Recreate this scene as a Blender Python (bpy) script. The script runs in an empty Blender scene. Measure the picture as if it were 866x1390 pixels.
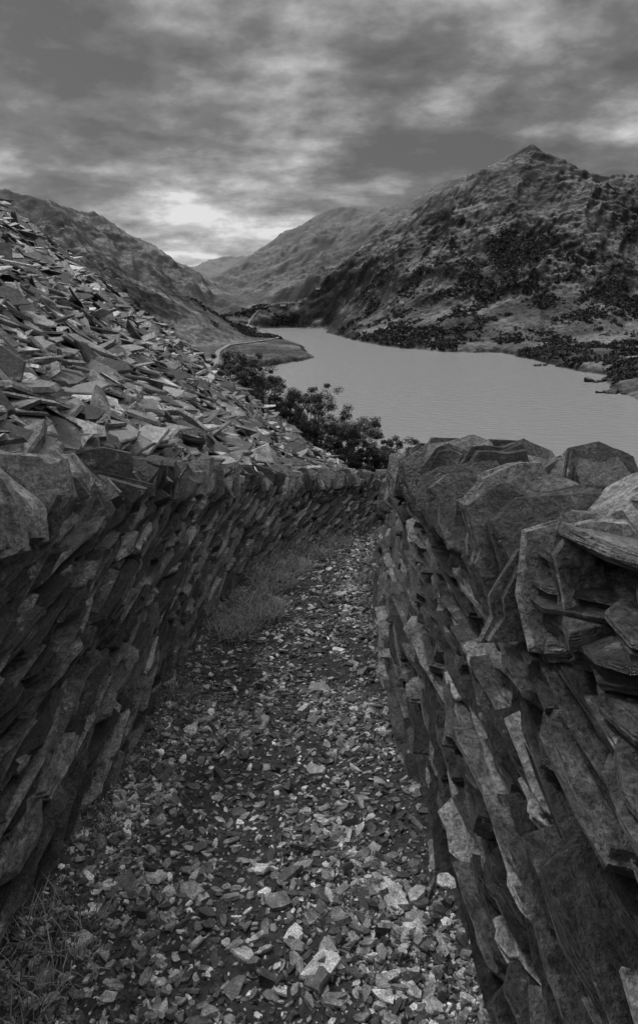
import bpy, math, numpy as np
from mathutils import Vector, Matrix
rng=np.random.default_rng(7)
scene=bpy.context.scene
scene.view_settings.view_transform='Standard'
try: scene.view_settings.look='None'
except Exception: pass
scene.view_settings.exposure=0

# ------------------------------------------------ helpers
_tab=np.random.default_rng(3).random((256,256))
def vnoise(x,y,s=0):
    x=np.asarray(x,float)+s*17.31; y=np.asarray(y,float)+s*9.77
    xi=np.floor(x).astype(int); yi=np.floor(y).astype(int)
    fx=x-xi; fy=y-yi
    fx=fx*fx*fx*(fx*(fx*6-15)+10); fy=fy*fy*fy*(fy*(fy*6-15)+10)
    a=_tab[xi&255,yi&255]; b=_tab[(xi+1)&255,yi&255]
    c=_tab[xi&255,(yi+1)&255]; d=_tab[(xi+1)&255,(yi+1)&255]
    return ((a*(1-fx)+b*fx)*(1-fy)+(c*(1-fx)+d*fx)*fy)*2-1
def fbm(x,y,o=5,s=0,g=.5):
    r=0;a=1;t=0
    c,sn=math.cos(.6),math.sin(.6)
    for i in range(o):
        r=r+a*vnoise(x,y,s+i*3); t+=a; a*=g
        x,y=(x*c-y*sn)*2.03,(x*sn+y*c)*2.03
    return r/t
def ridged(x,y,o=5,s=0,g=.52):
    r=0;a=1;t=0
    c,sn=math.cos(.8),math.sin(.8)
    for i in range(o):
        r=r+a*(1-2*np.abs(vnoise(x,y,s+i*5))); t+=a; a*=g
        x,y=(x*c-y*sn)*2.1,(x*sn+y*c)*2.1
    return r/t-.33
def sstep(x,a,b):
    t=np.clip((x-a)/(b-a),0,1); return t*t*(3-2*t)

def make_mesh(name,V,groups,mat=None,tone=None,smooth=False,parent=None,lc=None):
    me=bpy.data.meshes.new(name)
    V=np.asarray(V,np.float32).reshape(-1,3)
    me.vertices.add(len(V)); me.vertices.foreach_set('co',V.ravel())
    lv=np.concatenate([np.asarray(g).ravel() for g in groups]).astype(np.int32)
    lt=np.concatenate([np.full(len(g),np.asarray(g).shape[1]) for g in groups]).astype(np.int32)
    ls=np.concatenate([[0],np.cumsum(lt)[:-1]]).astype(np.int32)
    me.loops.add(len(lv)); me.loops.foreach_set('vertex_index',lv)
    me.polygons.add(len(lt)); me.polygons.foreach_set('loop_start',ls)
    try: me.polygons.foreach_set('loop_total',lt)
    except Exception: pass
    me.update(calc_edges=True)
    me.polygons.foreach_set('use_smooth',np.full(len(lt),smooth,bool))
    if tone is not None:
        at=me.attributes.new('tone','FLOAT','POINT'); at.data.foreach_set('value',np.asarray(tone,np.float32).ravel())
    if lc is not None:
        at=me.attributes.new('lc','FLOAT_VECTOR','POINT'); at.data.foreach_set('vector',np.asarray(lc,np.float32).ravel())
    ob=bpy.data.objects.new(name,me); scene.collection.objects.link(ob)
    if mat: me.materials.append(mat)
    if parent: ob.parent=parent
    return ob

def grid_faces(nr,nc):
    i=np.arange(nr-1)[:,None]*nc+np.arange(nc-1)[None,:]
    i=i.ravel()
    return np.stack([i,i+1,i+nc+1,i+nc],1)

def rotmats(ax,ay,az):
    ca,sa,cb,sb,cc,sc=np.cos(ax),np.sin(ax),np.cos(ay),np.sin(ay),np.cos(az),np.sin(az)
    z=np.zeros_like(ca);o=np.ones_like(ca)
    Rx=np.stack([np.stack([o,z,z],-1),np.stack([z,ca,-sa],-1),np.stack([z,sa,ca],-1)],-2)
    Ry=np.stack([np.stack([cb,z,sb],-1),np.stack([z,o,z],-1),np.stack([-sb,z,cb],-1)],-2)
    Rz=np.stack([np.stack([cc,-sc,z],-1),np.stack([sc,cc,z],-1),np.stack([z,z,o],-1)],-2)
    return Rx@Ry@Rz

def slabs(C,R,S,n=8,rings=3,rough=.12,step=.08,sq=.75,tone=None,seed=0,wedge=.22,jit=.42,taper=.28):
    """irregular cleaved slate pieces; C centres, R 3x3 frames, S (length,width,thickness)"""
    g=np.random.default_rng(seed); N=len(C)
    th=(np.arange(n)/n*2*np.pi)[None,:]+g.uniform(-jit,jit,(N,n))*2*np.pi/n+g.random((N,1))*.6
    r=1/np.maximum(np.abs(np.cos(th)),np.abs(np.sin(th)))**sq
    r=r*(1+g.normal(0,rough,(N,n)))
    x=r*np.cos(th)/2; y=r*np.sin(th)/2
    tp=g.normal(0,taper,(N,2)); y=y*(1+tp[:,:1]*x*1.6); x=x*(1+tp[:,1:]*y*.9)
    V=np.zeros((N,rings,n,3))
    wd=g.normal(0,wedge,(N,2))
    layered=(rings==6)
    zz=np.array([-.5,-.2,-.14,.16,.22,.5]) if layered else np.linspace(-.5,.5,rings)
    for j in range(rings):
        if layered:
            if j%2==0: lay=1+g.normal(0,step,(N,1))+g.normal(0,step*.55,(N,n))
            sc=lay-(.02 if j in(0,5) else 0)+g.normal(0,.008,(N,n))
            zj=zz[j]+g.normal(0,.04,(N,n))*(0<j<5)
        else:
            e=1-abs(zz[j])*2
            sc=1-.07*(1-e)+g.normal(0,step,(N,1))*.5+g.normal(0,step,(N,n))*.4
            zj=zz[j]+(g.normal(0,.10,(N,1)) if 0<j<rings-1 else 0)
        V[:,j,:,0]=x*sc*S[:,0:1]; V[:,j,:,1]=y*sc*S[:,1:2]
        V[:,j,:,2]=(zj+(wd[:,0:1]*x*2+wd[:,1:2]*y*2)*.5*(1 if j>=rings//2 else -.3))*S[:,2:3]
    V=V.reshape(N,rings*n,3)
    LC=(V+g.random((N,1,3))*20).reshape(-1,3)
    W=np.einsum('nij,nkj->nki',R,V)+C[:,None,:]
    off=(np.arange(N)*rings*n)[:,None]
    top=off+(rings-1)*n+np.arange(n)[None,:]
    bot=off+np.arange(n)[None,::-1]
    k=np.arange(n); side=[]
    for j in range(rings-1):
        q=np.stack([j*n+k,j*n+(k+1)%n,(j+1)*n+(k+1)%n,(j+1)*n+k],1)
        side.append((off[:,:,None]+q[None]).reshape(-1,4))
    if tone is None: tone=g.random(N)
    T=np.repeat(tone,rings*n)
    return W.reshape(-1,3),[top,bot]+side,T,LC
def merge(parts):
    V=[];G=[];T=[];Lc=[];o=0
    for p in parts:
        v,g,t=p[:3]
        V.append(v);T.append(t);G+= [a+o for a in g]; o+=len(v)
        Lc.append(p[3] if len(p)>3 else v)
    return np.concatenate(V),G,np.concatenate(T),np.concatenate(Lc)
def put(name,p,mat,**k):
    return make_mesh(name,p[0],p[1],mat=mat,tone=p[2],lc=p[3] if len(p)>3 else None,**k)

# ------------------------------------------------ materials
def newmat(name):
    m=bpy.data.materials.new(name); m.use_nodes=True
    nt=m.node_tree; b=nt.nodes['Principled BSDF']; return m,nt,b
def N(nt,t,**k):
    n=nt.nodes.new(t)
    for a,v in k.items():
        if a.startswith('i_'):
            key=a[2:]; key=int(key) if key.isdigit() else key.replace('_',' ')
            n.inputs[key].default_value=v
        else: setattr(n,a,v)
    return n
def ramp(nt,pts):
    r=nt.nodes.new('ShaderNodeValToRGB'); e=r.color_ramp.elements
    while len(e)<len(pts): e.new(.5)
    for i,(p,v) in enumerate(pts):
        e[i].position=p; e[i].color=(v,v,v,1)
    return r
def mth(nt,op,a,b=None,clamp=False):
    n=nt.nodes.new('ShaderNodeMath'); n.operation=op; n.use_clamp=clamp
    for i,v in enumerate((a,b)):
        if v is None: continue
        if isinstance(v,(int,float)): n.inputs[i].default_value=v
        else: nt.links.new(v,n.inputs[i])
    return n.outputs[0]

def slate_mat(name,lo,hi,rough=.5,scale=1.,lichen=.5,bump=.5,layer=60.,spec=.5,lt=.60):
    m,nt,b=newmat(name); L=nt.links.new
    al=N(nt,'ShaderNodeAttribute',attribute_name='lc'); co=al.outputs['Vector']
    at=N(nt,'ShaderNodeAttribute',attribute_name='tone')
    base=ramp(nt,[(0,lo),(.6,lo*.6+hi*.4),(1,hi)]); L(at.outputs['Fac'],base.inputs[0])
    n1=N(nt,'ShaderNodeTexNoise',i_Scale=8*scale,i_Detail=8.,i_Roughness=.74); L(co,n1.inputs['Vector'])
    r1=ramp(nt,[(.36,.30),(.66,1.8)]); L(n1.outputs[0],r1.inputs[0])
    c1=mth(nt,'MULTIPLY',base.outputs[0],r1.outputs[0])
    n2=N(nt,'ShaderNodeTexNoise',i_Scale=75*scale,i_Detail=4.,i_Roughness=.75); L(co,n2.inputs['Vector'])
    r2=ramp(nt,[(.34,.35),(.68,1.9)]); L(n2.outputs[0],r2.inputs[0])
    c2=mth(nt,'MULTIPLY',c1,r2.outputs[0])
    r3=ramp(nt,[(lt,0.),(lt+.05,lichen)]); L(n1.outputs[0],r3.inputs[0])
    lf=mth(nt,'MULTIPLY',r3.outputs[0],r2.outputs[0],True)
    mx=N(nt,'ShaderNodeMix',data_type='FLOAT'); L(lf,mx.inputs[0]); L(c2,mx.inputs[2]); mx.inputs[3].default_value=hi*1.5
    L(mx.outputs[0],b.inputs['Base Color'])
    rr=ramp(nt,[(.3,rough-.18),(.7,rough+.22)]); L(n1.outputs[0],rr.inputs[0]); L(rr.outputs[0],b.inputs['Roughness'])
    b.inputs['Specular IOR Level'].default_value=spec
    h=mth(nt,'ADD',mth(nt,'MULTIPLY',n2.outputs[0],.4),mth(nt,'MULTIPLY',n1.outputs[0],1.6))
    if layer:
        mp=N(nt,'ShaderNodeMapping'); mp.inputs['Scale'].default_value=(7*scale,7*scale,layer*scale); L(co,mp.inputs[0])
        n4=N(nt,'ShaderNodeTexNoise',i_Scale=1.,i_Detail=4.,i_Roughness=.6,i_Distortion=.4); L(mp.outputs[0],n4.inputs['Vector'])
        h=mth(nt,'ADD',mth(nt,'MULTIPLY',n4.outputs[0],1.),h)
    bp=N(nt,'ShaderNodeBump',i_Strength=bump,i_Distance=.045/scale); L(h,bp.inputs['Height']); L(bp.outputs[0],b.inputs['Normal'])
    return m
M_wall=slate_mat('slate_wall_stone',.022,.36,.38,1.,.55,.95,spec=.8,lt=.60)
M_cope=slate_mat('slate_coping_stone',.04,.34,.38,1.,.6,.95,spec=.8,lt=.60)
M_scree=slate_mat('slate_scree_stone',.025,.46,.36,.7,.35,.4,layer=0,spec=.8)
M_grav=slate_mat('slate_gravel',.03,.56,.45,3.,.3,.4,layer=0)
def flat_noise_mat(name,lo,hi,scale,rough=.9,bump=.6,dist=.02,detail=8.):
    m,nt,b=newmat(name); L=nt.links.new
    tc=N(nt,'ShaderNodeTexCoord')
    n1=N(nt,'ShaderNodeTexNoise',i_Scale=scale,i_Detail=detail,i_Roughness=.7); L(tc.outputs['Object'],n1.inputs['Vector'])
    r=ramp(nt,[(.35,lo),(.68,hi)]); L(n1.outputs[0],r.inputs[0]); L(r.outputs[0],b.inputs['Base Color'])
    b.inputs['Roughness'].default_value=rough; b.inputs['Specular IOR Level'].default_value=.2
    bp=N(nt,'ShaderNodeBump',i_Strength=bump,i_Distance=dist); L(n1.outputs[0],bp.inputs['Height']); L(bp.outputs[0],b.inputs['Normal'])
    return m
M_core=flat_noise_mat('wall_core_gap_shade',.005,.012,12)  # near-black backing behind the slabs; its colour stands in for crevice shade
M_soil=flat_noise_mat('dark_soil',.012,.065,30,bump=.8,dist=.01)
M_fill=flat_noise_mat('scree_fill',.008,.025,6)

def leaf_mat(name,lo,hi):
    m,nt,b=newmat(name); L=nt.links.new
    at=N(nt,'ShaderNodeAttribute',attribute_name='tone')
    r=ramp(nt,[(0,lo),(1,hi)]); L(at.outputs['Fac'],r.inputs[0]); L(r.outputs[0],b.inputs['Base Color'])
    b.inputs['Roughness'].default_value=.6; b.inputs['Specular IOR Level'].default_value=.3
    return m
M_leaf=leaf_mat('tree_foliage',.015,.12)
M_wood=leaf_mat('woodland_foliage',.012,.085)
M_grass=leaf_mat('grass_blades',.04,.28)
M_bark=flat_noise_mat('bark',.03,.09,6)

# ------------------------------------------------ path and wall profiles (metres, z relative to eye height)
def I(t): a=np.array(t,float); return lambda y: np.interp(y,a[:,0],a[:,1])
pz=I([(-3,-1.15),(0,-1.45),(1.2,-1.62),(2,-1.84),(3,-2.13),(5.3,-2.58),(7.5,-3.1),(10,-3.86),(14,-5.1)])
lx=I([(-3,-.75),(1.2,-.75),(3,-.79),(4.2,-.76),(5.3,-.63),(6.4,-.40),(7.5,-.05),(9,.55),(10,1.0),(12,2.2),(14,3.6)])
rx=I([(-3,.38),(1.2,.383),(3,.37),(4.2,.42),(5.3,.51),(6.3,.66),(7.5,1.0),(9,1.7),(12,3.6),(14,5)])
lt_=I([(-3,.34),(0,-.06),(1.6,-.41),(3.07,-.80),(5,-1.36),(6.5,-1.79),(8.2,-2.3),(10,-2.81),(12,-3.4),(14,-4.)])
rt_=I([(-3,.1),(0,-.25),(1,-.46),(2.3,-.58),(3.5,-.86),(4.8,-1.38),(6,-1.84),(8,-2.45),(10,-3.05),(14,-4.2)])

def tangent(f,y):
    d=(f(y+.35)-f(y-.35))/.7
    l=np.sqrt(1+d*d); return d/l,1/l
def build_wall(name,side,fx,ft,beta,batter,cop,thick,Lr,Tr,seed,cstart,Ct,hr,cw,lsd):
    g=np.random.default_rng(seed)
    out=-1 if side=='L' else 1      # outward from the path
    b=math.radians(beta); cb,sb=math.cos(b),math.sin(b)
    rows=[]; q=-6.5
    while q<2.5:
        th=g.uniform(*Tr) if g.random()<.85 else g.uniform(Tr[1],Tr[1]*1.5)
        p=-3.2+g.random()*.3
        while p<13.5:
            L=g.uniform(*Lr)*(1 if g.random()<.6 else .5)
            pc,qc=p+L/2,q+th/2+g.normal(0,.005)
            Y=pc*cb-qc*sb; Z=pc*sb+qc*cb
            if -1.6<Y<12.5:
                z0=float(pz(Y)); z1=float(ft(Y))-cop
                if z0-.12<Z<z1+.02: rows.append((Y,Z,L,th*g.uniform(.6,1.0),(Z-z0)/(max(z1-z0,.3))))
            p+=L*g.uniform(.92,1.06)
        q+=th*1.03
    A=np.array(rows); n=len(A)
    Y,Z,L,th,f=A.T
    dx,dy=tangent(fx,Y)
    W=g.uniform(.2,.32,n)
    prot=g.normal(0,.021,n)
    X=fx(Y)+out*(batter*f+prot+W/2)
    ang=g.normal(0,math.radians(3.8),n)+b
    ex=np.stack([dx*np.cos(ang),dy*np.cos(ang),np.sin(ang)],1)
    ey=np.stack([-dy,dx,np.zeros(n)],1)
    ez=np.cross(ex,ey)
    R=np.stack([ex,ey,ez],2)
    R=R@rotmats(g.normal(0,.07,n)+out*.05,g.normal(0,.012,n),g.normal(0,.055,n))
    C=np.stack([X,Y,Z],1)
    S=np.stack([L*1.03,W,th],1)
    wp=slabs(C,R,S,n=18,rings=6,rough=.03,step=.034,sq=.95,seed=seed+1,tone=g.random(n)**2,wedge=.35,taper=.12)
    root=put(name,wp,M_wall)
    y=cstart; c=[]
    while y<12:
        t=g.uniform(*Ct) if g.random()<.8 else g.uniform(Ct[1],Ct[1]*1.6)
        c.append((y+t/2,t)); y+=t*1.05
    c=np.array(c); n=len(c); Y,t=c.T
    dx,dy=tangent(fx,Y)
    hgt=cop*g.uniform(hr[0],hr[1],n)
    wid=thick*g.uniform(cw[0],cw[1],n)
    X=fx(Y)+out*(batter+wid/2-.03+g.normal(0,.04,n))
    Z=ft(Y)-cop+hgt/2-.04
    lean=g.normal(.18,lsd,n)
    ez=np.stack([dx,dy,np.full(n,-.2)],1); ez/=np.linalg.norm(ez,axis=1)[:,None]
    ey=np.stack([-dy,dx,np.zeros(n)],1); ex=np.cross(ey,ez)
    R=np.stack([ex,ey,ez],2)@rotmats(g.normal(0,.09,n),lean,g.normal(0,.14,n))
    cp=slabs(np.stack([X,Y,Z],1),R,np.stack([hgt,wid,t*1.0],1),n=14,rings=6,rough=.06,step=.05,sq=.68,seed=seed+2,tone=g.random(n)**1.5)
    parts=[cp]
    if side=='R':      # a second rank of shorter stones behind
        n2=n; Y2=Y+g.normal(0,.03,n2); w2=thick*g.uniform(.35,.55,n2)
        X2=fx(Y2)+out*(batter+thick-w2/2+.03); h2=cop*g.uniform(.8,1.45,n2)
        R2=np.stack([ex,ey,ez],2)@rotmats(g.normal(0,.15,n2),g.normal(.3,.25,n2),g.normal(0,.2,n2))
        parts.append(slabs(np.stack([X2,Y2,ft(Y2)-cop+h2/2-.06],1),R2,np.stack([h2,w2,t*1.1],1),n=12,rings=6,rough=.08,step=.05,sq=.6,seed=seed+5,tone=g.random(n2)**1.5))
    put('coping_stones',merge(parts),M_cope,parent=root)
    ys=np.linspace(-1.6,12.4,120); dx,dy=tangent(fx,ys)
    z0=pz(ys)-.4; z1=ft(ys)-cop-.0
    def pt(off,z): return np.stack([fx(ys)+out*off,ys,z],1)
    prof=[pt(.11,z0),pt(batter+.13,z1),pt(batter+thick-.08,z1),pt(batter+thick+.05,z0-.6)]
    V=np.stack(prof,1).reshape(-1,3)
    make_mesh('wall_core',V,[grid_faces(len(ys),4)],mat=M_core,parent=root)
    return root
wl=build_wall('slate_wall','L',lx,lt_,6,.10,.24,.5,(.18,.62),(.011,.034),21,-1.5,(.04,.10),(.85,1.3),(.7,1.05),.16)
wr=build_wall('slate_wall','R',rx,rt_,2,.13,.27,.55,(.18,.65),(.012,.036),43,1.15,(.025,.065),(.8,1.4),(.38,.68),.24)

# big broken slabs stacked on the nearer head of the right wall
def stack(seed):
    g=np.random.default_rng(seed); C=[];S=[];E=[];T=[]
    for yc in np.arange(-1.2,1.3,.24):
        top=float(rt_(yc))
        z=top-.27
        while z<top-.03:
            t=g.uniform(.03,.07)
            L=g.uniform(.28,.58)
            C.append((rx(yc)+.13+.17+g.normal(0,.03)+.05*(z-top+.27),yc+g.normal(0,.07),z+t/2)); S.append((g.uniform(.32,.46),L,t)); E.append((g.normal(-.18,.10),g.normal(-.20,.12),g.normal(0,.4))); T.append(g.uniform(.1,.7)); z+=t*.95
            if g.random()<.8:
                C.append((rx(yc)+.13+.42,yc+g.normal(0,.06),z+t/2)); S.append((.35,L,t)); E.append((g.normal(-.18,.1),g.normal(0,.12),g.normal(0,.5))); T.append(g.random()*.7)
    for it in [((.74,1.28,-.485),(.40,.60,.075),(-.28,-.66,.22),1.),((.95,.98,-.42),(.42,.42,.06),(-.12,-.25,-.3),.7),
               ((.66,.92,-.62),(.26,.46,.07),(-.18,-.75,.1),.8)]:
        C.append(it[0]);S.append(it[1]);E.append(it[2]);T.append(it[3])
    C=np.array(C,float);S=np.array(S,float);E=np.array(E,float)
    return slabs(C,rotmats(E[:,0],E[:,1],E[:,2]),S,n=14,rings=6,rough=.07,step=.035,sq=.65,tone=np.array(T),seed=seed)
put('capping_slabs',stack(5),M_cope,parent=wr)

# ------------------------------------------------ scree slope
def scree_z(x,y):
    z=-1.08-.225*y-.8*np.minimum(x,0)-.65*np.maximum(x,0)
    z=z-.012*np.maximum(y-44,0)**2
    return z+.10*fbm(x*.5,y*.5,4,2)*np.clip(np.abs(x)*.5,.3,3)
def lout(y): return lx(np.minimum(y,14))+np.maximum(y-14,0)*.6-.55
ys=np.concatenate([np.linspace(-3,12,120),np.linspace(12.3,56,120)])
us=np.linspace(0,1,120)**1.4
Yg,Ug=np.meshgrid(ys,us,indexing='ij')
Xg=lout(Yg)-Ug*(40+0*Yg)
Zg=scree_z(Xg,Yg)-.12
Zg=np.where(Ug<1e-9,Zg-1.2,Zg)
scree=make_mesh('slate_scree',np.stack([Xg,Yg,Zg],-1).reshape(-1,3),[grid_faces(len(ys),len(us))[:,::-1]],mat=M_fill)
nS=58000
yy=np.exp(rng.uniform(math.log(.6),math.log(50.5),nS*2))-.6
off=(rng.random(nS*2)**1.2)*(2.5+yy*.9)
xx=lout(yy)-off+.14
zz=scree_z(xx,yy)
d=np.sqrt(xx**2+yy**2)
keep=(d>.8)&(zz>-30)
xx,yy,zz,d=[a[keep][:nS] for a in (xx,yy,zz,d)]
n=len(xx)
size=rng.lognormal(math.log(.10),.58,n)*np.clip(.8+.045*d,.8,2.6)
size=np.clip(size,.03,.24+.014*d)
S=np.stack([size*rng.uniform(1.0,2.4,n),size*rng.uniform(.5,.95,n),size*rng.uniform(.05,.15,n)],1)
nrm=np.array([.78,.225,1.]);nrm/=np.linalg.norm(nrm)
dwn=np.array([.6,.55,-.6]);dwn-=nrm*dwn.dot(nrm);dwn/=np.linalg.norm(dwn)
B=np.stack([dwn,np.cross(nrm,dwn),nrm],1)
R=B[None]@rotmats(rng.normal(0,.38,n),rng.normal(-.22,.32,n),rng.normal(0,.7,n))
lift=rng.uniform(-.05,.30,n)*size
C=np.stack([xx,yy,zz],1)+nrm[None]*lift[:,None]
p=slabs(C,R,S,n=7,rings=3,rough=.15,step=.06,sq=.6,seed=9,tone=rng.random(n)**2.4)
put('slates',p,M_scree,parent=scree)

# ------------------------------------------------ path
ys=np.linspace(-2.5,13.5,700); us=np.linspace(0,1,110)
Yg,Ug=np.meshgrid(ys,us,indexing='ij')
Xg=(lx(Yg)-.15)*(1-Ug)+(rx(Yg)+.15)*Ug
def path_h(x,y):
    u=(x-lx(y))/(rx(y)-lx(y))
    edge=.10*np.clip(1-u/.22,0,1)**1.5+.05*np.clip((u-.85)/.15,0,1)**1.5
    return pz(y)+edge+.035*fbm(x*2.2,y*2.2,4,6)+.012*fbm(x*14,y*14,3,9)
Zg=path_h(Xg,Yg)
make_mesh('path',np.stack([Xg,Yg,Zg],-1).reshape(-1,3),[grid_faces(len(ys),len(us))[:,::-1]],mat=M_soil,smooth=True)
nG=105000
yy=np.exp(rng.uniform(math.log(.9),math.log(11.5),nG))
u=np.clip(rng.beta(1.3,1.15,nG),0.01,.99)
dens=fbm(yy*1.6+u*2,u*4+yy*.3,4,4)-.32*np.exp(-((u-.52)/.13)**2)
k=(rng.random(nG)<np.clip(.52+1.8*dens,.14,1))
yy,u=yy[k],u[k]
xx=lx(yy)*(1-u)+rx(yy)*u; n=len(xx)
size=np.clip(rng.lognormal(math.log(.0092),.62,n),.003,.042)*np.clip(.85+.12*yy,.9,1.7)
S=np.stack([size*rng.uniform(.9,1.9,n),size*rng.uniform(.55,1,n),size*rng.uniform(.15,.45,n)],1)
C=np.stack([xx,yy,path_h(xx,yy)+S[:,2]*.35],1)
R=rotmats(np.full(n,-.22),np.zeros(n),np.zeros(n))@rotmats(rng.normal(0,.3,n),rng.normal(0,.3,n),rng.random(n)*6.28)
g1=slabs(C,R,S,n=6,rings=2,rough=.15,step=.06,sq=.4,seed=31,tone=rng.random(n)**2.2)
nb=520
yy=np.exp(rng.uniform(math.log(.95),math.log(8),nb)); u=rng.beta(1.1,1.1,nb); xx=lx(yy)*(1-u)+rx(yy)*u
size=np.clip(rng.lognormal(math.log(.028),.42,nb),.015,.08)
S=np.stack([size*1.5,size*.9,size*.25],1)
C=np.stack([xx,yy,path_h(xx,yy)+.006],1)
R=rotmats(np.full(nb,-.2),np.zeros(nb),np.zeros(nb))@rotmats(rng.normal(0,.25,nb),rng.normal(0,.25,nb),rng.random(nb)*6.28)
g2=slabs(C,R,S,n=8,rings=3,rough=.14,step=.05,sq=.55,seed=33,tone=rng.uniform(.1,.85,nb))
put('gravel',merge([g1,g2]),M_grav)

# ------------------------------------------------ grass and weeds
def blades(spots,seed):
    g=np.random.default_rng(seed); V=[];F=[];T=[];o=0
    for (x,y,rad,cnt,h,dark) in spots:
        r=rad*np.sqrt(g.random(cnt)); a=g.random(cnt)*6.28
        bx=x+r*np.cos(a); by=y+r*np.sin(a)*1.6
        bx=np.clip(bx,lx(by)-.02,rx(by)+.02)
        bz=path_h(bx,by)
        da=g.random(cnt)*6.28; hh=h*g.uniform(.4,1.1,cnt); bend=hh*g.uniform(.3,1.3,cnt)
        w=g.uniform(.0008,.0017,cnt)*(1+.2*y)
        dxx,dyy=np.cos(da),np.sin(da); px,py=-dyy,dxx
        pts=[]
        for (f,fw) in ((0,1),(.5,.8),(1,.05)):
            cx=bx+dxx*bend*f*f; cy=by+dyy*bend*f*f; cz=bz+hh*(f-.35*f*f)
            pts.append(np.stack([cx-px*w*fw,cy-py*w*fw,cz],1)); pts.append(np.stack([cx+px*w*fw,cy+py*w*fw,cz],1))
        P=np.stack(pts,1).reshape(-1,3)
        oo=o+np.arange(cnt)[:,None]*6
        F.append(oo+np.array([[0,1,3,2]])); F.append(oo+np.array([[2,3,5,4]]))
        V.append(P);T.append(np.repeat(np.clip(g.normal(.45-dark,.3,cnt),0,1),6)); o+=cnt*6
    return np.concatenate(V),F,np.concatenate(T)
spots=[(-.66,1.12,.12,380,.10,.05),(-.75,1.6,.08,160,.07,.2),(-.74,2.1,.08,150,.06,.2),(-.72,2.8,.08,200,.08,.1),
 (-.62,3.9,.15,800,.14,-.1),(-.50,4.4,.22,1500,.18,-.15),(-.42,5.2,.22,1100,.17,-.1),(-.30,5.9,.25,1000,.16,-.1),(-.1,6.8,.25,800,.15,-.1),(.2,7.6,.3,600,.15,0),
 (.40,4.6,.06,150,.08,.1),(.42,5.4,.1,250,.10,.1),(.55,6.2,.12,300,.12,0),(.33,3.5,.05,80,.06,.1)]
p=blades(spots,5); put('grass',p,M_grass)
def weeds(seed):
    g=np.random.default_rng(seed); n=14000
    y=g.uniform(1.0,6.5,n)
    m=fbm(y*2.5,y*0+3,3,8)
    y=y[m>-.15]; n=len(y)
    x=lx(y)+np.abs(g.normal(0,.09,n)); z=path_h(x,y)+g.uniform(0,.04,n)
    s=g.uniform(.002,.005,n)
    R=rotmats(g.normal(0,.7,n),g.normal(0,.7,n),g.random(n)*6.28)
    Q=np.array([[-1,-.6,0],[1,-.5,0],[1.1,.5,.1],[-.9,.6,0]])
    V=np.einsum('nij,kj->nki',R,Q)*s[:,None,None]+np.stack([x,y,z],1)[:,None]
    return V.reshape(-1,3),[np.arange(n*4).reshape(-1,4)],np.repeat(g.random(n)*.35,4)
put('weeds',weeds(8),M_grass)

# ------------------------------------------------ valley terrain
LAKE=np.array([(-60,1600),(10,1540),(20,1450),(40,1280),(63,1166),(110,1010),(178,930),(259,905),(277,790),(275,700),(292,655),(270,590),(250,530),(262,490),(340,455),(500,400),(900,200),(900,-400),(-500,-400),(-250,300),(-120,600),(-54,735),(-8,844),(-14,930),(-34,1030),(-80,1200),(-125,1400),(-150,1560)],float)
POND=np.array([(-235,1760),(-70,1750),(-20,1900),(-60,2080),(-290,2060)],float)
def polysd(P,x,y):
    d=np.full(x.shape,1e9); ins=np.zeros(x.shape,bool)
    for i in range(len(P)):
        ax,ay=P[i]; bx,by=P[(i+1)%len(P)]
        vx,vy=bx-ax,by-ay
        t=np.clip(((x-ax)*vx+(y-ay)*vy)/(vx*vx+vy*vy),0,1)
        d=np.minimum(d,np.hypot(x-ax-t*vx,y-ay-t*vy))
        c=((ay>y)!=(by>y))&(x<(bx-ax)*(y-ay)/((by-ay) if by!=ay else 1e-9)+ax)
        ins^=c
    return np.where(ins,-d,d)
RIDGES=[ # (points (x,y,z), width factor, exponent)
 ([(545,1800,368),(522,1805,360),(489,1850,326),(450,2100,320),(520,2500,400)],2.0,1.35),
 ([(545,1800,368),(600,1785,318),(661,1750,280),(789,1700,276),(1000,1650,290),(1400,1600,260)],2.0,1.35),
 ([(489,1850,324),(395,1750,201),(300,1680,115),(227,1600,50),(130,1520,-35)],2.2,1.25),
 ([(450,2080,320),(330,2000,200),(230,1900,110),(120,1780,20),(40,1690,-50)],2.1,1.25),
 ([(534,1800,350),(500,1600,210),(450,1420,95),(380,1250,10)],1.6,1.1),
 ([(661,1750,275),(640,1560,185),(590,1400,80),(540,1250,10)],1.6,1.1),
 ([(800,2600,440),(640,2600,430),(578,2600,418),(486,2700,405),(415,2800,375),(337,2900,352),(227,3100,342),(164,3200,376),(100,3200,380),(42,3200,376),(-30,3250,330),(-120,3300,285),(-322,3500,200),(-430,3600,90)],2.1,1.25),
 ([(486,2700,405),(330,2500,270),(230,2400,178),(100,2300,80),(-8,2200,0),(-120,2100,-60)],1.9,1.2),
 ([(164,3200,370),(60,2950,235),(-40,2750,120),(-150,2550,30),(-230,2400,-50)],1.9,1.2),
 ([(-300,4200,215),(-470,4200,228),(-621,4200,216),(-760,4400,185),(-893,4500,160),(-1100,4800,150),(-1500,5000,220)],2.6,1.2),
 ([(-560,2950,10),(-613,2950,30),(-693,2800,80),(-725,2500,180),(-791,2400,255),(-904,2300,298),(-1074,2300,335),(-1500,2300,400)],2.1,1.25),
 ([(-613,3000,30),(-520,2750,5),(-434,2600,-25),(-300,2300,-65)],2.2,1.2),
 ([(-904,2300,300),(-700,1900,130),(-520,1600,40)],1.8,1.15),
 ([(-770,2430,228),(-600,2150,95),(-480,1950,10),(-380,1800,-45)],1.8,1.15),
 ([(-520,750,60),(-420,800,38),(-300,950,3),(-230,1150,-22),(-200,1330,-62)],2.2,1.1),
 ([(700,1250,30),(560,1150,-10),(430,1000,-50)],2.4,1.1),
 ([(330,1330,20),(240,1130,-40),(180,1040,-62)],2.4,1.1),
]
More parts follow.
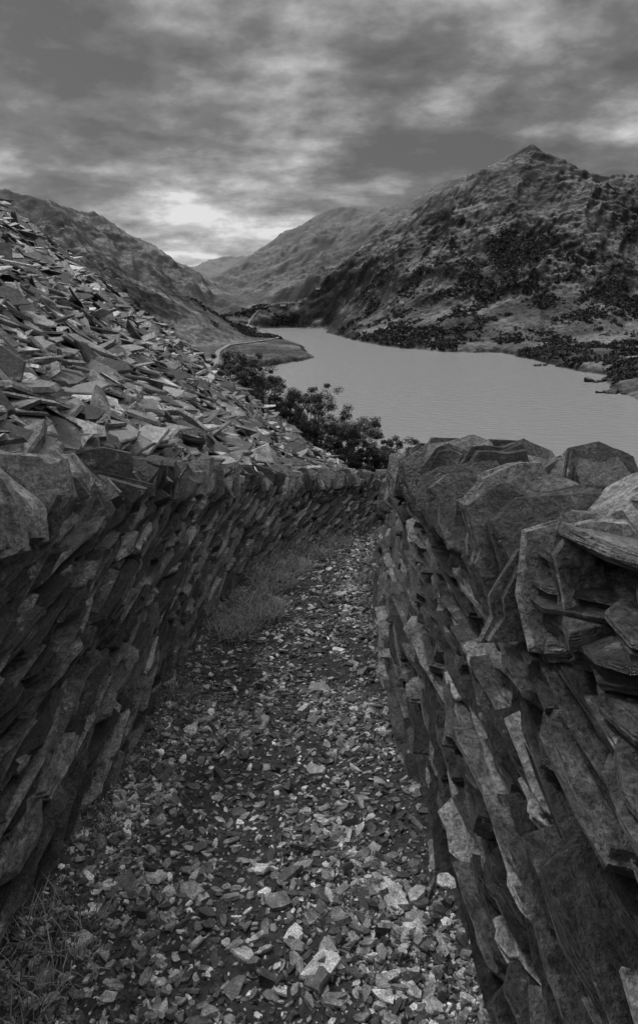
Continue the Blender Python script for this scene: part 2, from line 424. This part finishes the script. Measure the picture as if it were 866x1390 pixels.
def terr(x,y):
    wx=x+38*fbm(x/240,y/240,4,1); wy=y+38*fbm(x/240,y/240,4,5)
    sx=x+14*fbm(x/55,y/55,4,11); sy=y+22*fbm(x/55,y/55,4,13)
    sd=np.minimum(polysd(LAKE,sx,sy),polysd(POND,sx,sy))
    fl=sstep(y,1380,1560)
    base=np.where(sd<0,-80+np.maximum(sd*.2,-15),-80+(9-6.5*fl)*(1-np.exp(-np.maximum(sd,0)/9))+np.minimum(np.maximum(sd,0)*(.05-.03*fl),18))
    m=np.zeros(x.shape)
    for pts,k,p in RIDGES:
        for (ax,ay,az),(bx,by,bz) in zip(pts[:-1],pts[1:]):
            vx,vy=bx-ax,by-ay
            t=np.clip(((wx-ax)*vx+(wy-ay)*vy)/(vx*vx+vy*vy),0,1)
            d=np.hypot(wx-ax-t*vx,wy-ay-t*vy)
            H=az+(bz-az)*t+80
            m=np.maximum(m,H*np.clip(1-d/(k*H),0,1)**p)
    land=sstep(sd,0,150)*.8+sstep(sd,0,40)*.2
    side=sstep(x+.12*y,-150,150)
    ur,vr=(x*.5+y*.87),(x*.87-y*.5)
    ul,vl=(-x*.55+y*.83),(x*.83+y*.55)
    gr=ridged(ur/440+.15*fbm(x/120,y/120,3,50),vr/120,6,31,.55); gl=ridged(ul/440,vl/120,6,37,.55)
    gul=gr*side+gl*(1-side)
    r2=ridged(x/75,y/75,5,17,.6); f3=fbm(x/18,y/18,4,23,.65)
    crag=np.clip(fbm(x/160,y/160,3,61)*3+.3,0,1)      # rocky patches
    fade=sstep(m,15,110)
    top=1-.5*sstep(m,280,400)
    lf=land*(1-.7*fl*(1-fade))
    h=base+m*land+lf*(gul*(2+fade*28*top)+r2*(2.5+fade*(3+13*crag)*top)+f3*(1.0+fade*(1.0+4*crag)))
    Hh=-3.8-.26*y-.6*np.maximum(x,-300)+.8*fbm(x/9,y/9,4,2)
    return np.maximum(h,np.minimum(Hh,60)),m,sd
yr=np.concatenate([np.exp(np.linspace(math.log(14),math.log(500),160)),np.exp(np.linspace(math.log(504),math.log(6500),900))])
yr=np.concatenate([[-60,-30,-10,0,7],yr])
tt=np.linspace(-1.02,1.02,940)
Yg,Tg=np.meshgrid(yr,tt,indexing='ij')
Xg=Tg*(np.maximum(Yg,0)+60)
Zg,_,_=terr(Xg,Yg)
near=(Yg<50)
Zg=np.where(near&(Xg<3),np.minimum(Zg,scree_z(Xg,Yg)-1.6),Zg)
M_t,nt,b=newmat('valley_ground'); L=nt.links.new
geo=N(nt,'ShaderNodeNewGeometry'); sp=N(nt,'ShaderNodeSeparateXYZ'); L(geo.outputs['Position'],sp.inputs[0])
n1=N(nt,'ShaderNodeTexNoise',i_Scale=.009,i_Detail=8.,i_Roughness=.55); L(geo.outputs['Position'],n1.inputs['Vector'])
n2=N(nt,'ShaderNodeTexNoise',i_Scale=.13,i_Detail=5.,i_Roughness=.75); L(geo.outputs['Position'],n2.inputs['Vector'])
r1=ramp(nt,[(.40,.04),(.50,.075),(.60,.14)]); L(n1.outputs[0],r1.inputs[0])
r2=ramp(nt,[(.38,.45),(.62,1.55)]); L(n2.outputs[0],r2.inputs[0])
c=mth(nt,'MULTIPLY',r1.outputs[0],r2.outputs[0])
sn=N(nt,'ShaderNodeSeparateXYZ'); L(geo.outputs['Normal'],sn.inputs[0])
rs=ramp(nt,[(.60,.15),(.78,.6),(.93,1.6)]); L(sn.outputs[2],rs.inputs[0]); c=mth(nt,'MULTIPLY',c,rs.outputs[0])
hz=N(nt,'ShaderNodeMapRange',i_1=1650.,i_2=3900.,i_3=0.,i_4=.88); L(sp.outputs[1],hz.inputs[0])  # distance haze painted into the ground colour, paler further up the valley
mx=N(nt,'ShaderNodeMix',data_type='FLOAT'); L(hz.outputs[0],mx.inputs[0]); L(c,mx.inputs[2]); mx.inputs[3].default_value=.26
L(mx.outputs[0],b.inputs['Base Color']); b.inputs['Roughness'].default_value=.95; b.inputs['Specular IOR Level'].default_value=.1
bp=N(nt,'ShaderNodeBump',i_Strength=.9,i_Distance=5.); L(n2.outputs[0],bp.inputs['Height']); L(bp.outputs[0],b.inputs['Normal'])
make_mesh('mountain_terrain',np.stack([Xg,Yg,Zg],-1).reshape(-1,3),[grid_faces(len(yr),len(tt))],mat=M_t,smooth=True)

# lake surface
M_l,nt,b=newmat('lake_water'); L=nt.links.new
b.inputs['Base Color'].default_value=(.30,.30,.30,1); b.inputs['Roughness'].default_value=.2; b.inputs['IOR'].default_value=1.33
b.inputs['Specular IOR Level'].default_value=1.
tc=N(nt,'ShaderNodeTexCoord'); mp=N(nt,'ShaderNodeMapping'); mp.inputs['Scale'].default_value=(.30,.75,1); mp.inputs['Rotation'].default_value=(0,0,.4); L(tc.outputs['Object'],mp.inputs[0])
n1=N(nt,'ShaderNodeTexNoise',i_Scale=.35,i_Detail=6.,i_Roughness=.6); L(mp.outputs[0],n1.inputs['Vector'])
bp=N(nt,'ShaderNodeBump',i_Strength=1.,i_Distance=2.6); L(n1.outputs[0],bp.inputs['Height']); L(bp.outputs[0],b.inputs['Normal'])
make_mesh('lake',[(-2500,-500,-80),(2500,-500,-80),(2500,2600,-80),(-2500,2600,-80)],[np.array([[0,1,2,3]])],mat=M_l)

# ------------------------------------------------ distant woodland (one mass)
def woodland():
    g=np.random.default_rng(77); n=190000
    x=g.uniform(-480,1100,n); y=g.uniform(560,1900,n)
    z,m,sd=terr(x,y)
    dn=fbm(x/130,y/130,3,40); d2=fbm(x/35,y/35,3,45)
    right=(x>30)&(z<140)&(z>-78)&(sd>2)
    left=((x<-150)|(y>1080))&(x<0)&(z<10)&(z>-77)&(sd>6)
    far=sstep(y-1.2*x,900,1350)
    prob=np.where(right,.78+1.8*dn+1.7*d2-np.clip((z+20)/95,0,1.15)-.9*far,0)+np.where(left,.15+2.2*dn+1.3*d2,0)
    k=g.random(n)<prob*.85
    x,y,z=x[k],y[k],z[k]; n=len(x)
    r=g.lognormal(math.log(2.2),.38,n); r=np.clip(r,1.1,5.2); K=14
    u=g.normal(size=(n,K,3)); u/=np.linalg.norm(u,axis=2)[:,:,None]; u*=g.uniform(.55,1.05,(n,K,1))
    u[:,:,2]=np.abs(u[:,:,2])*.95-.25
    c=np.stack([x,y,z+r*.3],1)[:,None]+u*r[:,None,None]
    R=rotmats(*(g.random((3,n*K))*6.28)).reshape(n,K,3,3)
    Q=np.array([[-1,-.7,0],[1,-.6,0],[.1,1,0]])
    V=np.einsum('nkij,qj->nkqi',R,Q)*(r[:,None,None,None]*.5)+c[:,:,None]
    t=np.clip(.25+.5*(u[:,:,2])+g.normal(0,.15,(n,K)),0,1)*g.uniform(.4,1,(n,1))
    return V.reshape(-1,3),[np.arange(n*K*3).reshape(-1,3)],np.repeat(t.ravel(),3)
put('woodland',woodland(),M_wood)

# ------------------------------------------------ broadleaf trees below the scree
def tube(p0,p1,r0,r1,n=7):
    p0,p1=np.array(p0,float),np.array(p1,float); d=p1-p0; d/=np.linalg.norm(d)
    a=np.cross(d,[.3,.9,.1]); a/=np.linalg.norm(a); b=np.cross(d,a)
    t=np.arange(n)/n*2*np.pi; c=np.cos(t)[:,None]*a+np.sin(t)[:,None]*b
    V=np.concatenate([p0+c*r0,p1+c*r1]); k=np.arange(n)
    return V,[np.stack([k,(k+1)%n,n+(k+1)%n,n+k],1)],np.full(2*n,.5)
def tree(x,y,ztop,rad,seed):
    g=np.random.default_rng(seed)
    zb=float(terr(np.array([x]),np.array([float(y)]))[0][0])-.3
    H=ztop-zb; parts=[]
    mid=np.array([x+g.normal(0,.2),y+g.normal(0,.2),zb+H*.4])
    parts.append(tube((x,y,zb),mid,.24,.17))
    ends=[]
    for i in range(11):
        a=i*2.4+g.random(); rr=rad*g.uniform(.35,.95); zt=zb+H*g.uniform(.5,.93)
        if i==0: rr*=.2; zt=zb+H*.95
        e=np.array([x+rr*math.cos(a),y+rr*math.sin(a),zt])
        m2=(mid+e)/2+g.normal(0,.15,3); parts.append(tube(mid,m2,.10,.07,5)); parts.append(tube(m2,e,.07,.025,5)); ends.append(e)
    mg=merge(parts)
    root=make_mesh('tree',mg[0],mg[1],mat=M_bark,tone=mg[2])
    E=[]
    for e in ends:
        for j in range(6):
            E.append(e+g.normal(0,1,3)*np.array([.8,.8,.55])*rad*.36)
    E=np.array(E); K=260
    sc=g.uniform(.22,.60,len(E))*rad*.42
    u=g.normal(size=(len(E),K,3)); u/=np.linalg.norm(u,axis=2)[:,:,None]; u*=g.uniform(.35,1.2,(len(E),K,1))
    c=E[:,None]+u*sc[:,None,None]*np.array([1,1,.75]); c=c.reshape(-1,3)
    n=len(c); R=rotmats(g.normal(0,.8,n),g.normal(0,.8,n),g.random(n)*6.28)
    Q=np.array([[-1,-.1,0],[0,-.55,0],[1,0,.1],[0,.55,0]])
    s=g.uniform(.045,.10,n)
    V=np.einsum('nij,kj->nki',R,Q)*s[:,None,None]+c[:,None]
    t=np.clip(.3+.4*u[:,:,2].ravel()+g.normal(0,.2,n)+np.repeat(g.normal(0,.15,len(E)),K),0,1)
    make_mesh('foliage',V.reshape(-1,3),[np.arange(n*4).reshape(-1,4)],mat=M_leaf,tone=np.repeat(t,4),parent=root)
for i,(x,y,dz,rd) in enumerate([(-8.2,63,.3,2.5),(-5.6,60,.7,2.7),(-3.0,58,.2,2.7),(-.6,61,.7,2.9),(1.9,58,.3,2.8),(4.0,60,.8,2.6),(6.0,57,.4,2.5),(7.8,59,.1,2.3),(9.3,60,-.3,1.9),(-6.5,70,-.2,2.8),(-1.5,69,-.5,2.8),(3.5,68,-.9,2.6)]):
    tree(x,y,(-6.9-(x+6)*.56)*y/60+dz,rd,100+i)

# lakeside rocks
def rocks():
    g=np.random.default_rng(4); it=[]
    for i in range(36):
        cx,cy,sp_=[(266,742,12),(252,530,9),(272,600,7)][i%3]
        s=g.lognormal(math.log(2.6),.6); it.append(((cx+g.normal(0,sp_),cy+g.normal(0,sp_*.6),-79.7),(s*1.8,s,s*.5)))
    C=np.array([i[0] for i in it],float);S=np.array([i[1] for i in it],float);n=len(it)
    return slabs(C,rotmats(g.normal(0,.15,n),g.normal(0,.15,n),g.normal(.2,.6,n)),S,n=10,rings=4,rough=.14,step=.25,sq=.3,seed=6)
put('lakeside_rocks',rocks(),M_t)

def ribbon(pts,w,name,mat,lift=.6):
    P=np.array(pts,float); tk=np.arange(len(P)); t=np.linspace(0,len(P)-1,200)
    x=np.interp(t,tk,P[:,0]); y=np.interp(t,tk,P[:,1])
    kk=np.hanning(17); kk/=kk.sum()
    x=np.convolve(np.pad(x,8,mode='edge'),kk,'valid'); y=np.convolve(np.pad(y,8,mode='edge'),kk,'valid')
    dx,dy=np.gradient(x),np.gradient(y); l=np.hypot(dx,dy)+1e-9; nx,ny=-dy/l,dx/l
    a=np.stack([x+nx*w/2,y+ny*w/2],1); b_=np.stack([x-nx*w/2,y-ny*w/2],1)
    z=np.maximum(terr(a[:,0],a[:,1])[0],terr(b_[:,0],b_[:,1])[0])+lift
    V=np.stack([np.column_stack([a,z]),np.column_stack([b_,z])],1).reshape(-1,3)
    return make_mesh(name,V,[grid_faces(200,2)],mat=mat)
M_road=flat_noise_mat('road_surface',.2,.28,.2,bump=.1)
ribbon([(-95,560),(-108,662),(-124,780),(-120,870),(-82,979),(-68,1100),(-112,1290),(-162,1450),(-175,1600),(-120,1680),(-20,1690)],6,'road',M_road,.8)

# white cottages at the head of the lake
M_white=flat_noise_mat('whitewash',.55,.75,1.,bump=.05); M_roof=flat_noise_mat('slate_roof',.06,.1,1.,bump=.1); M_glass=flat_noise_mat('window_glass',.02,.03,1.,rough=.2,bump=0)
def box(x0,x1,y0,y1,z0,z1):
    V=[(x0,y0,z0),(x1,y0,z0),(x1,y1,z0),(x0,y1,z0),(x0,y0,z1),(x1,y0,z1),(x1,y1,z1),(x0,y1,z1)]
    return np.array(V,float),[np.array([[0,3,2,1],[4,5,6,7],[0,1,5,4],[1,2,6,5],[2,3,7,6],[3,0,4,7]])],np.full(8,.5)
def cottage(x,y,w,rot):
    z=float(terr(np.array([x]),np.array([float(y)]))[0][0])-.3
    root=bpy.data.objects.new('cottage',None); scene.collection.objects.link(root); root.location=(x,y,z); root.rotation_euler=(0,0,rot)
    d=6.;h=5.;r=2.6
    V=[(-w/2,-d/2,0),(w/2,-d/2,0),(w/2,d/2,0),(-w/2,d/2,0),(-w/2,-d/2,h),(w/2,-d/2,h),(w/2,d/2,h),(-w/2,d/2,h),(-w/2,0,h+r),(w/2,0,h+r)]
    make_mesh('walls',V,[np.array([[0,1,5,4],[2,3,7,6]]),np.array([[1,2,6,9,5],[3,0,4,8,7]])],mat=M_white,parent=root)
    e=.4
    V=[(-w/2-e,-d/2-e,h-.3),(w/2+e,-d/2-e,h-.3),(w/2+e,0,h+r+.15),(-w/2-e,0,h+r+.15),(w/2+e,d/2+e,h-.3),(-w/2-e,d/2+e,h-.3)]
    make_mesh('roof',V,[np.array([[0,1,2,3],[3,2,4,5]])],mat=M_roof,parent=root)
    b1=merge([box(-w/2+.2,-w/2+1.2,-.5,.5,h+r-.6,h+r+1.2),box(w/2-1.2,w/2-.2,-.5,.5,h+r-.6,h+r+1.2)]); make_mesh('chimneys',b1[0],b1[1],mat=M_white,parent=root)
    ws=[box(cx-.5,cx+.5,-d/2-.05,-d/2+.05,zz_,zz_+1.2) for cx in (-w*.3,w*.3) for zz_ in (1.,3.2)]+[box(-.5,.5,-d/2-.05,-d/2+.05,0,2.1)]
    b2=merge(ws); make_mesh('windows_and_door',b2[0],b2[1],mat=M_glass,parent=root)
cottage(-92,1668,13,.2); cottage(-48,1672,10,-.3); cottage(-2,1664,12,.1)

# ------------------------------------------------ sky
w=bpy.data.worlds.new("World"); scene.world=w; w.use_nodes=True; nt=w.node_tree; L=nt.links.new
for x in list(nt.nodes): nt.nodes.remove(x)
SUN_EL,SUN_AZ=math.radians(50),math.radians(-40)   # azimuth from +Y towards +X
out=N(nt,'ShaderNodeOutputWorld'); bg=N(nt,'ShaderNodeBackground'); L(bg.outputs[0],out.inputs[0])
sky=N(nt,'ShaderNodeTexSky',sky_type='NISHITA'); sky.sun_disc=False; sky.sun_elevation=SUN_EL; sky.sun_rotation=SUN_AZ
bw=N(nt,'ShaderNodeRGBToBW'); L(sky.outputs[0],bw.inputs[0])
tc=N(nt,'ShaderNodeTexCoord'); sp=N(nt,'ShaderNodeSeparateXYZ'); L(tc.outputs['Generated'],sp.inputs[0])
zc=mth(nt,'ADD',mth(nt,'MAXIMUM',sp.outputs[2],0.),.26)
cb=N(nt,'ShaderNodeCombineXYZ'); L(mth(nt,'DIVIDE',sp.outputs[0],zc),cb.inputs[0]); L(mth(nt,'DIVIDE',sp.outputs[1],zc),cb.inputs[1])
mp=N(nt,'ShaderNodeMapping'); mp.inputs['Location'].default_value=(2.35,6.2,0); mp.inputs['Scale'].default_value=(1.,1.1,1); L(cb.outputs[0],mp.inputs[0])
n1=N(nt,'ShaderNodeTexNoise',i_Scale=1.9,i_Detail=9.,i_Roughness=.55,i_Distortion=.0); L(mp.outputs[0],n1.inputs['Vector'])
n2=N(nt,'ShaderNodeTexNoise',i_Scale=8.,i_Detail=6.,i_Roughness=.55); L(mp.outputs[0],n2.inputs['Vector'])
v=mth(nt,'MULTIPLY_ADD',n1.outputs[0],3.2); nt.nodes[-1].inputs[2].default_value=-1.62
v=mth(nt,'ADD',v,mth(nt,'MULTIPLY',n2.outputs[0],.85))
def lobe(d,amp,k):
    global v
    d=Vector(d).normalized()
    vm=N(nt,'ShaderNodeVectorMath',operation='DOT_PRODUCT'); L(tc.outputs['Generated'],vm.inputs[0]); vm.inputs[1].default_value=d
    e=mth(nt,'POWER',mth(nt,'MAXIMUM',vm.outputs['Value'],0.),float(k))
    v=mth(nt,'ADD',v,mth(nt,'MULTIPLY',e,amp))
gp=N(nt,'ShaderNodeMapRange',i_1=.21,i_2=.12,i_3=0.,i_4=.22); L(sp.outputs[2],gp.inputs[0])
gx=N(nt,'ShaderNodeMapRange',i_1=.15,i_2=-.08,i_3=0.,i_4=1.); L(sp.outputs[0],gx.inputs[0])
v=mth(nt,'ADD',v,mth(nt,'MULTIPLY',gp.outputs[0],gx.outputs[0]))
lobe((-.17,1.078,.10),.12,90)
lobe((-.25,1.139,.38),.18,150)
lobe((.25,1.16,.48),.18,120)
lobe((.22,1.142,.32),-.18,120)
lobe((-.36,1.112,.25),-.30,110)
lobe((-.05,1.11,.26),-.16,150)
lobe((.12,1.11,.18),-.08,150)
cr=ramp(nt,[(0.,.07),(.3,.125),(.55,.23),(.8,.38),(1.,.58)]); L(v,cr.inputs[0])
up=N(nt,'ShaderNodeMapRange',i_1=.45,i_2=.85,i_3=1.,i_4=5.6); L(sp.outputs[2],up.inputs[0])
cl=mth(nt,'MULTIPLY',cr.outputs[0],up.outputs[0])
tot=mth(nt,'ADD',mth(nt,'MULTIPLY',cl,11.5),mth(nt,'MULTIPLY',bw.outputs[0],.12))
L(tot,bg.inputs[0]); bg.inputs[1].default_value=.1

sl=bpy.data.lights.new('sun','SUN'); sl.energy=1.5; sl.angle=math.radians(10); sl.color=(1,1,1)
so=bpy.data.objects.new('sun',sl); scene.collection.objects.link(so)
dirv=Vector((math.sin(SUN_AZ)*math.cos(SUN_EL),math.cos(SUN_AZ)*math.cos(SUN_EL),math.sin(SUN_EL)))
so.rotation_euler=dirv.to_track_quat('Z','Y').to_euler()

# ------------------------------------------------ camera
cam=bpy.data.cameras.new('camera'); co=bpy.data.objects.new('camera',cam); scene.collection.objects.link(co)
cam.sensor_fit='VERTICAL'; cam.sensor_height=36; cam.lens=36*850/1390; cam.shift_y=-.0324
cam.clip_start=.05; cam.clip_end=12000
co.location=(0,0,0); co.rotation_euler=(math.radians(90-16.4),0,0)
scene.camera=co
print('objs',len(scene.objects))
